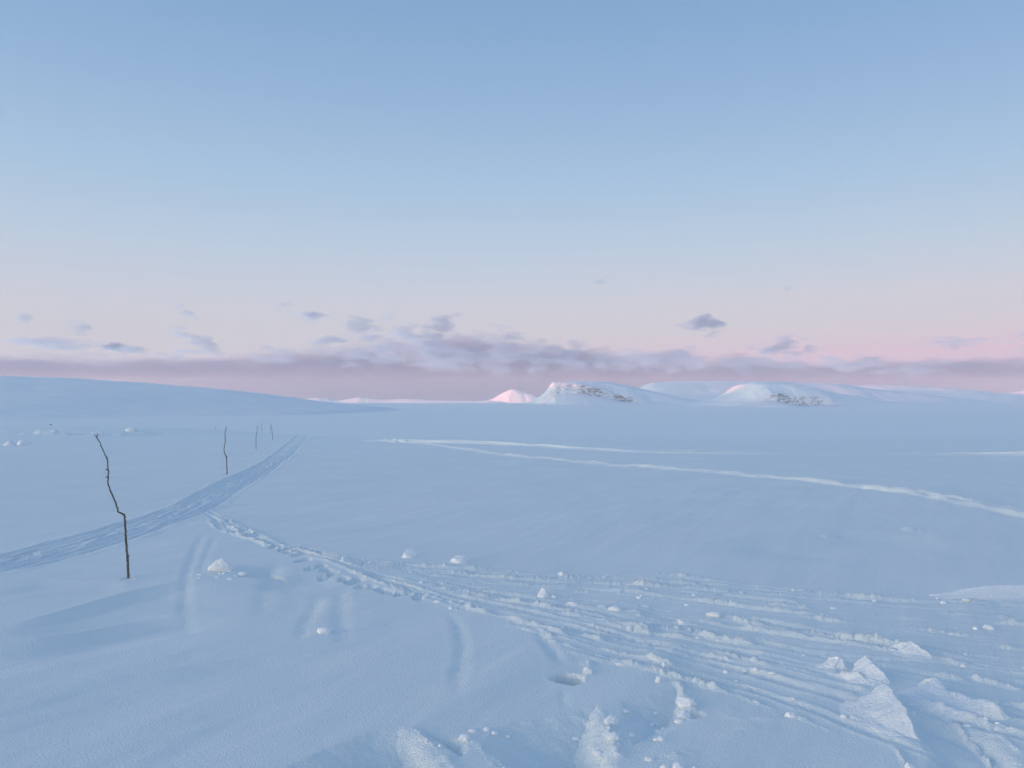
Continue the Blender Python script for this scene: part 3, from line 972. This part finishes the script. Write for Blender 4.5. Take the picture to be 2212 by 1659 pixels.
def block(px_crest, hs, wl, wr, seed, label, group, rough=.5, name="snow_block"):
    """a tilted slab of broken crust: crest line, gentle sunlit face on its left, broken drop on its right"""
    C = smooth_path(path_w(px_crest), 56)
    n = len(C)
    t = np.linspace(0, 1, n)
    hh = np.interp(t, np.linspace(0, 1, len(hs)), hs)
    tang = np.gradient(C, axis=0); tang /= np.linalg.norm(tang, axis=1)[:, None]
    nl = np.stack([-tang[:, 1], tang[:, 0]], 1)
    if (nl @ LIGHT).mean() > 0: nl = -nl            # the side that faces the light
    prof = [(1.25, -.30), (1.0, -.05), (.8, .07), (.6, .19), (.42, .35), (.25, .58), (.12, .79), (.04, .94), (0, 1.0), (-.06, .97), (-.22, .78), (-.5, .42), (-.8, .10), (-1.0, -.1), (-1.25, -.35)]
    # finer profile
    pu = np.array([p[0] for p in prof]); pv = np.array([p[1] for p in prof])
    uu = np.concatenate([np.linspace(1.25, .12, 20), np.linspace(.10, -.1, 8), np.linspace(-.14, -1.25, 12)])
    vv = np.interp(-uu, -pu, pv)
    V = []
    endk = sstep(0, .10, t) * sstep(0, .10, 1 - t)
    wlv = np.interp(t, np.linspace(0, 1, len(wl)), wl); wrv = np.interp(t, np.linspace(0, 1, len(wr)), wr)
    for k in range(n):
        g0 = ground_z(C[k, 0], C[k, 1])
        for q in range(len(uu)):
            off = uu[q] * (wlv[k] if uu[q] > 0 else wrv[k])
            pos = C[k] + nl[k] * off
            z_ = ground_z(pos[0], pos[1]) if abs(uu[q]) > .5 else g0
            V.append([pos[0], pos[1], z_ + hh[k] * vv[q] * (.15 + .85 * endk[k]) - .03 * (1 - endk[k])])
    V = np.array(V)
    nz = fbm(V[:, 0] / .11 + seed, V[:, 1] / .11, seed, 4) * .12 + fbm(V[:, 0] / .03, V[:, 1] / .03 + seed, seed + 9, 3) * .07
    crest = np.exp(-(np.tile(uu, n) / .30) ** 2)
    V[:, 2] += rough * np.repeat(hh, len(uu)) * nz * (.6 + 2.2 * crest)
    V[:, 0] += rough * .05 * noise2(V[:, 1] / .06, V[:, 2] / .05, seed + 2)
    m_ = len(uu)
    F = [(k * m_ + q, k * m_ + q + 1, (k + 1) * m_ + q + 1, (k + 1) * m_ + q) for k in range(n - 1) for q in range(m_ - 1)]
    F += [tuple(range(m_))[::-1], tuple((n - 1) * m_ + q for q in range(m_))]
    o = mesh_obj(name, V, F, M_BLOCK)
    c = V.mean(axis=0)
    for ob in (o,):
        me = ob.data
        co = np.empty(len(me.vertices) * 3, np.float32); me.vertices.foreach_get("co", co)
        co = co.reshape(-1, 3) - c.astype(np.float32); me.vertices.foreach_set("co", co.ravel())
        ob.location = c
    tag(o, label, "snow block", group=group)
    return o


GB = "broken slabs of snow crust along the sled tracks"
block([(1868, 1505), (1908, 1512), (1938, 1542), (1962, 1574), (1986, 1602)], [.02, .11, .105, .075, .01], [.16, .33, .32, .22, .06], [.05, .06, .055, .04, .02], 71,
      "big triangular tilted snow block with a sharp ridge falling to a point, lower right", GB, rough=.36)
block([(1985, 1490), (2015, 1490), (2050, 1510), (2105, 1530), (2150, 1548), (2172, 1560)], [.03, .065, .05, .055, .07, .02], [.14, .34, .30, .30, .30, .12], [.07, .08, .08, .08, .08, .05], 72,
      "long broad snow slab with notched ends, rightmost and longest broken slab", GB, rough=.5)
block([(1840, 1450), (1868, 1452), (1895, 1468), (1925, 1482)], [.03, .11, .09, .02], [.10, .22, .20, .06], [.05, .07, .06, .04], 73,
      "medium crumbly snow slab just behind the big triangular block", GB, rough=.4)
block([(1762, 1440), (1790, 1436), (1815, 1440), (1830, 1446)], [.01, .06, .07, .01], [.08, .16, .14, .05], [.04, .05, .05, .03], 74,
      "low rounded snow slab left of the crumbly slab behind the triangular block", GB, rough=.6)
block([(1990, 1290), (2060, 1291), (2130, 1292), (2212, 1294), (2300, 1298)], [.005, .035, .085, .10, .05], [.06, .16, .26, .30, .2], [.08, .12, .14, .14, .1], 75,
      "long smooth bright snow bank at the right edge above the tracks", GB, rough=.15)
block([(1905, 1402), (1945, 1406), (1985, 1418), (2020, 1430)], [.01, .06, .06, .01], [.08, .16, .16, .05], [.05, .07, .06, .04], 76,
      "thin bright snow slab at the end of the long track ridge, right of centre", GB, rough=.6)

# crumbs of crust thrown about by the tracks: too many and too small to count
CR = random.Random(12)
cv, cf, off = [], [], 0
v0, f0 = ICO2
crumbs = []
for q in range(90):
    s0 = CR.gauss(.45, .33); t0 = CR.uniform(.22, 1.0)
    p = fan(min(max(s0, -.03), 1.05), t0, t0, n=1)[0]
    crumbs.append((p, CR.uniform(.007, .020) * (1 + .03 * np.hypot(*p))))
for (a, b, n_) in ((1470, 1530, 8), (1320, 1580, 8), (1264, 1640, 5), (1450, 1655, 6), (1010, 1600, 6), (1900, 1560, 8), (2130, 1550, 8), (1640, 1450, 12), (480, 1240, 14), (1190, 1290, 8)):
    c = np.array(hit(a, b))
    for _ in range(n_):
        crumbs.append((c + [CR.gauss(0, .16), CR.gauss(0, .14)], CR.uniform(.006, .022)))
for n_, (p, rad) in enumerate(crumbs):
    if np.hypot(*p) < 2.6: continue
    g = 1 + .35 * (np.random.default_rng(n_).random(len(v0)) - .5)
    sc_ = np.array([CR.uniform(.8, 1.6), CR.uniform(.8, 1.4), CR.uniform(.5, .9)]) * rad
    cv.append(v0 * g[:, None] * sc_ + [p[0], p[1], ground_z(p[0], p[1]) + rad * .15]); cf.append(f0 + off); off += len(v0)
o = mesh_obj("snow_crumbs", np.vstack(cv), np.vstack(cf), M_LUMP)
tag(o, "small crumbs of broken snow crust scattered over the fanning tracks", None, kind="stuff")

# ------------------------------------------------------------------ fells on the horizon
HZ = H / 2 + FPX * math.tan(PITCH)          # picture row of the horizon


def fell(name, D, prof, front, back, label, lo=None, hi=None, rock=None, nx=260, ny=110, rough=1.0, foot=-95.0, seed=0, shape=None, kind_="structure", mat=None):
    e0 = HZ + 1722.0 * 62 / D
    prof = [(prof[0][0] - 25, e0)] + list(prof) + [(prof[-1][0] + 25, e0)]
    pxs = np.array([p[0] for p in prof], float); pys = np.array([p[1] for p in prof], float)
    U = np.linspace(pxs[0], pxs[-1], nx)
    sp_ = smooth_path(np.stack([pxs, pys], 1), nx * 2)
    Hc = EYE + (HZ - np.interp(U, sp_[:, 0], sp_[:, 1])) / FPX * D
    V = np.concatenate([np.linspace(-1, 0, ny), np.linspace(0, 1, ny // 2)[1:]])
    VV, UU = np.meshgrid(V, U, indexing='ij')
    HH = np.broadcast_to(Hc, VV.shape)
    xw = (UU - W / 2) / FPX * D
    yw = D + np.where(VV < 0, VV * front, VV * back)
    en = .05 * fbm(xw / (front * .35), VV * 1.2 + seed, seed, 4)
    v2 = np.clip(VV + en * np.clip(-VV * 3, 0, 1) * np.clip((1 + VV) * 4, 0, 1), -1, 1)
    if lo is None:
        sh = (.5 + .5 * np.cos(np.pi * v2)) ** .9 if shape is None else shape(v2)
    else:
        pl = np.interp(U, [p[0] for p in lo], [p[1] for p in lo]); ph = np.interp(U, [p[0] for p in hi], [p[1] for p in hi])
        sh = np.zeros_like(v2)
        for k in range(nx):
            a, b = pl[k], ph[k]
            sh[:, k] = np.interp(v2[:, k], [-1, -.75, -.42, -.36, -.18, 0, .4, 1], [0, a * .35, a, b, b + (1 - b) * .75, 1, .93, 0])
    zz = foot + (HH - foot) * sh
    crest_fade = 1 - np.exp(-(VV / .03) ** 2)
    zz += rough * (.045 * front * .25 * fbm(xw / (front * .30), yw / (front * .30), seed + 5, 5)) * np.clip(sh * 1.5, 0, 1) * (.25 + .75 * crest_fade)
    n_, m_ = VV.shape
    vs_ = np.stack([xw.ravel(), yw.ravel(), zz.ravel()], 1)
    a_ = np.arange(n_ - 1)[:, None] * m_; b_ = np.arange(m_ - 1)[None, :]
    q = np.stack([a_ + b_, a_ + b_ + 1, a_ + m_ + b_ + 1, a_ + m_ + b_], -1).reshape(-1, 4)
    if lo is not None:
        # the rock band is a part of its own, cut out of the same surface
        shq = sh.ravel()[q].mean(1); uq = UU.ravel()[q].mean(1)
        pl = np.interp(uq, [p[0] for p in lo], [p[1] for p in lo]); ph = np.interp(uq, [p[0] for p in hi], [p[1] for p in hi])
        rk = np.interp(uq, [p[0] for p in rock], [p[1] for p in rock])
        sel = (shq > pl - .10) & (shq < ph + .03) & (rk > -.28) & (q[:, 0] // m_ < ny)
        o = mesh_obj(name, vs_, q[~sel], mat or M_FELL)
        idx, inv = np.unique(q[sel].ravel(), return_inverse=True)
        c = mesh_obj("cliff", vs_[idx], inv.reshape(-1, 4), M_ROCK, o)
        at = c.data.attributes.new("rock", 'FLOAT', 'POINT')
        U_ = UU.ravel()[idx]; s_ = sh.ravel()[idx]
        pl = np.interp(U_, [p[0] for p in lo], [p[1] for p in lo]); ph = np.interp(U_, [p[0] for p in hi], [p[1] for p in hi])
        val = np.interp(U_, [p[0] for p in rock], [p[1] for p in rock]) - .30 * sstep(0, .10, pl - s_) - .25 * sstep(-.02, .02, s_ - ph)
        at.data.foreach_set("value", val.astype(np.float32))
        c["label"] = "steep rocky cliff band dusted with snow"
    else:
        o = mesh_obj(name, vs_, q, mat or M_FELL)
    tag(o, label, None, kind=kind_)
    return o


fell("hill", 5600, [(-1500, 820), (-900, 806), (-400, 804), (0, 812), (150, 818), (300, 827), (450, 839), (550, 850), (650, 863), (730, 872), (800, 880)], 4300, 3000,
     "long smooth blue snow slope coming down from the left edge", seed=1, nx=300, rough=.35)
fell("hill", 17000, [(640, 869), (655, 864), (680, 859.5), (705, 861), (730, 865), (748, 862.5), (775, 858.5), (800, 861), (830, 863), (880, 861.5), (930, 864), (1000, 865.5), (1075, 867), (1110, 873)], 420, 2500,
     "row of tiny distant rounded hills with pink-lit tops", seed=2, nx=240, rough=.5, foot=-95)
fell("mountain", 23000, [(1040, 868), (1062, 862), (1080, 852), (1095, 845), (1106, 841), (1118, 843), (1130, 847.5), (1142, 850), (1152, 853), (1166, 860), (1190, 870)], 450, 1500,
     "distant pink-glowing peak left of the flat-topped mountain", seed=3, nx=160, rough=.8, foot=-95)
fell("mountain", 9600, [(1120, 876), (1150, 866), (1166, 856), (1180, 844), (1188, 834), (1192, 827.5), (1199, 825.5), (1215, 824), (1250, 822.5), (1300, 824), (1340, 829.5), (1380, 838), (1420, 847), (1470, 858), (1540, 872)], 1150, 1500,
     "flat-topped mountain with a pink-lit cliff face and snowy apron", seed=4, nx=340, ny=150, rough=.45, foot=-95,
     lo=[(1120, .3), (1185, .56), (1230, .58), (1280, .52), (1320, .40), (1345, .36), (1400, .4), (1540, .4)],
     hi=[(1120, .4), (1185, .94), (1230, .90), (1280, .78), (1320, .60), (1345, .54), (1400, .46), (1540, .42)],
     rock=[(1120, -.4), (1165, -.25), (1188, .03), (1230, .03), (1250, .08), (1285, .11), (1298, .04), (1306, -.08), (1316, .14), (1345, .13), (1356, .0), (1366, -.3), (1540, -.4)])
fell("mountain", 12500, [(1330, 874), (1365, 848), (1385, 836), (1405, 828), (1440, 825), (1500, 823), (1580, 823.5), (1680, 825), (1780, 829), (1860, 838), (1960, 850), (2060, 862), (2150, 874)], 2600, 2600,
     "broad gently rounded snowy fell behind the two cliffed mountains", seed=5, nx=300, rough=.6, foot=-95)
fell("mountain", 9000, [(1480, 874), (1530, 866), (1570, 856), (1592, 846), (1606, 836), (1624, 826.5), (1655, 824.5), (1700, 825.5), (1735, 831), (1770, 841), (1820, 851), (1880, 862), (1960, 873)], 1500, 1500,
     "domed snowy mountain with a ragged dark rock band below its top", seed=6, nx=340, ny=150, rough=.8, foot=-95,
     lo=[(1480, .3), (1600, .40), (1635, .36), (1680, .25), (1730, .27), (1790, .35), (1960, .35)],
     hi=[(1480, .35), (1600, .50), (1635, .62), (1680, .52), (1715, .55), (1735, .58), (1790, .45), (1960, .4)],
     rock=[(1480, -.4), (1600, -.2), (1618, -.05), (1632, .06), (1650, .11), (1690, .10), (1705, .03), (1722, .06), (1736, -.03), (1752, -.2), (1775, -.4), (1960, -.4)])
fell("mountain", 14500, [(1700, 850), (1760, 840), (1820, 834), (1880, 831.5), (1940, 832.5), (1985, 834), (2040, 838), (2100, 844), (2160, 849), (2230, 853), (2320, 858), (2420, 866)], 1900, 2600,
     "long pale pinkish fell at the right, sloping down to the right edge", seed=7, nx=280, rough=.8, foot=-95)
fell("mountain", 17500, [(2140, 862), (2180, 852), (2205, 846), (2240, 840), (2300, 832), (2380, 826), (2500, 830), (2650, 850)], 1100, 2600,
     "farther pink-lit mountain cut off by the right edge", seed=8, nx=160, rough=.8, foot=-95)
# unseen ridge added behind the camera to keep low sun off the plain
n_ = 260
tt = np.linspace(-21000, 21000, n_)
bc = -LIGHT * 10500.0
ax = np.array([-LIGHT[1], LIGHT[0]])
hb = 734 + 165 * sstep(7700, 7000, tt) + 230 * sstep(9100, 9700, tt) * sstep(12600, 11300, tt) - 225 * sstep(11500, 13500, tt) + 20 * fbm(tt / 4000.0, 0 * tt, 301, 4)  # crest heights shaped to choose which distant fells catch the sun
vv = np.linspace(-1, 1, 41)
vs_ = []
for q in vv:
    for k in range(n_):
        c = bc + ax * tt[k] + LIGHT * q * 3000
        vs_.append([c[0], c[1], -60 + (hb[k] + 60) * (1 - abs(q) ** 1.6)])
a_ = np.arange(40)[:, None] * n_; b_ = np.arange(n_ - 1)[None, :]
q = np.stack([a_ + b_, a_ + b_ + 1, a_ + n_ + b_ + 1, a_ + n_ + b_], -1).reshape(-1, 4)
o = mesh_obj("hill", np.array(vs_), q, M_FELL)  # added sun blocker, out of the camera's view
tag(o, "long unseen sun-blocking ridge added behind the viewpoint to shade the plain", None, kind="structure")

# ------------------------------------------------------------------ clouds low over the horizon
CD = 40000.0


def cloud(px, py, wpx, hpx, dens, label, tilt=0.0, D=CD, group="small clouds low over the horizon", depth=.55, name="cloud"):
    v, f = ICO3
    o = mesh_obj(name, v, f, M_CLOUD)
    sx = wpx * .90 / FPX * D; sz = hpx * 1.0 / FPX * D
    o.scale = (sx, max(sx, sz) * depth, sz)
    o.location = ((px - W / 2) / FPX * D, D + R.uniform(-1500, 1500), EYE + (HZ - py) / FPX * D)
    o.rotation_euler = (0, math.radians(tilt), 0)
    # density for the wanted optical depth through the middle
    o.color = (1.2 * dens / (o.scale[1] * .9) / .01, 0, 0, 1)
    tag(o, label, "cloud", group=group)
    return o


cloud(1518, 700, 82, 34, 2.0, "isolated blue-grey cloud high above the gap between the two cliffed mountains")
cloud(680, 688, 60, 18, 1.6, "small blue-grey cloud above the left of the pink cloud streaks")
cloud(1676, 752, 92, 34, 1.6, "ragged blue-grey cloud above the domed mountain")
cloud(1748, 750, 40, 26, 1.0, "small hooked cloud right of the ragged one above the domed mountain")
cloud(436, 736, 76, 22, 1.3, "short mauve cloud streak sloping down right above the left slope", tilt=22)
cloud(375, 664, 74, 13, .9, "thin high mauve streak sloping steeply, above the short mauve streak", tilt=30)
cloud(158, 698, 76, 24, .8, "pair of faint thin wisps high at the left", tilt=28)
cloud(82, 691, 34, 18, .6, "faint tiny wisp, highest at the far left", tilt=-20)
cloud(100, 743, 220, 17, 2.2, "long dark flat cloud strip at the left edge", tilt=3)
cloud(206, 748, 62, 30, 2.2, "dark rounded cloud puff in the middle of the long left strip")
cloud(292, 757, 130, 14, 1.8, "flat dark cloud strip right of the rounded puff", tilt=8)
cloud(430, 762, 120, 12, 1.2, "low flat cloud strip just above the bank, right of the dark strips")
cloud(2075, 738, 110, 22, 1.2, "soft grey cloud over the pink band near the right edge, left one of two")
cloud(2185, 738, 80, 30, 1.2, "soft grey cloud over the pink band at the right edge, right one of two")
cloud(1917, 768, 44, 26, 1.6, "small dark puff rising from the bank over the pale right fell")
cloud(1502, 743, 58, 9, .9, "thin small cloud sliver under the isolated blue-grey cloud")
cloud(1291, 604, 32, 12, .6, "tiny faint cloud high above the flat-topped mountain")
cloud(1688, 631, 24, 8, .6, "tiny faint cloud high above the domed mountain")
cloud(610, 662, 40, 14, .6, "faint small wisp left of and above the small blue-grey cloud", tilt=5)
cloud(1720, 727, 26, 6, .7, "thin sliver of cloud just above the ragged cloud over the domed mountain")
cloud(790, 722, 120, 40, 1.2, "mauve cloud streak sloping down right, leftmost of the big central ones", tilt=24)
cloud(912, 740, 170, 54, 1.6, "broad blue-mauve cloud streak in the middle of the central group", tilt=20)
cloud(960, 708, 64, 46, 1.0, "pink-tinged puff at the top of the central cloud group")
cloud(1092, 752, 120, 56, 1.3, "wide soft mauve cloud above the pink peak")
cloud(1200, 770, 140, 50, 1.3, "soft mauve cloud above the flat-topped mountain's left end")
cloud(1412, 778, 200, 40, 1.8, "long blue-grey cloud resting on the bank right of the flat-topped mountain")
cloud(705, 738, 64, 22, .9, "small faint cloud left of the central group")
cloud(760, 765, 140, 34, 1.1, "low faint cloud resting on the bank at the foot of the central group")
cloud(555, 748, 50, 12, .7, "tiny faint wisp left of the central group above the bank")
cloud(990, 775, 260, 40, 1.2, "wide low mauve cloud joining the central group to the bank", tilt=4)

cloud(1655, 786, 130, 30, 1.4, "soft grey lump on the bank's top under the ragged cloud over the domed mountain")
cloud(1800, 790, 120, 28, 1.3, "low grey lump on the bank's top, left of the small dark puff")
cloud(2010, 792, 150, 26, 1.2, "low wide grey lump on the bank's top under the pair of soft clouds at right")
cloud(1300, 772, 110, 34, 1.3, "mauve lump on the bank's top, directly above the flat-topped mountain")
cloud(620, 770, 120, 22, 1.0, "low faint lump on the bank's top above the left slope's lower end")

# the continuous bank behind the fells
bxs, bys, bzs = 76000.0, 5000.0, 5700.0
v = np.array([[-1, -1, 0], [1, -1, 0], [1, 1, 0], [-1, 1, 0], [-1, -1, 1], [1, -1, 1], [1, 1, 1], [-1, 1, 1]], float) * [bxs / 2, bys / 2, bzs]
f = [(3, 2, 1, 0), (4, 5, 6, 7), (0, 1, 5, 4), (1, 2, 6, 5), (2, 3, 7, 6), (3, 0, 4, 7)]
o = mesh_obj("cloud_bank", v, f, M_BANK, smooth=False)
o.location = (0, 47000, -900)
o.color = (7.0e-4 / .01, 0, 0, 1)
tag(o, "long mauve cloud bank lying along the whole horizon behind the fells", None, kind="stuff")
for m_ in (M_CLOUD, M_BANK):
    try:
        m_.cycles.volume_step_rate = 0.10 if m_ is M_BANK else 0.6
    except Exception:
        pass

# ------------------------------------------------------------------ the cold air itself
hm, hn, hl = new_mat("thin_haze")
ho = hn("ShaderNodeOutputMaterial"); hv = hn("ShaderNodeVolumePrincipled")
hv.inputs["Color"].default_value = (0.93, 0.96, 1.0, 1)
hv.inputs["Density"].default_value = 2.4e-5
hv.inputs["Anisotropy"].default_value = 0.0
hl(hv.outputs[0], ho.inputs["Volume"])
hx0, hx1, hy0, hy1, hz0, hz1 = -27500.0, 27500.0, -27500.0, 27500.0, float(Z.min()) - 120.0, 860.0
v = [(a, b, c) for c in (hz0, hz1) for (a, b) in ((hx0, hy0), (hx1, hy0), (hx1, hy1), (hx0, hy1))]
f = [(3, 2, 1, 0), (4, 5, 6, 7), (0, 1, 5, 4), (1, 2, 6, 5), (2, 3, 7, 6), (3, 0, 4, 7)]
o = mesh_obj("haze", v, f, hm, smooth=False)
tag(o, "thin cold haze that pales the distant fells", None, kind="stuff")
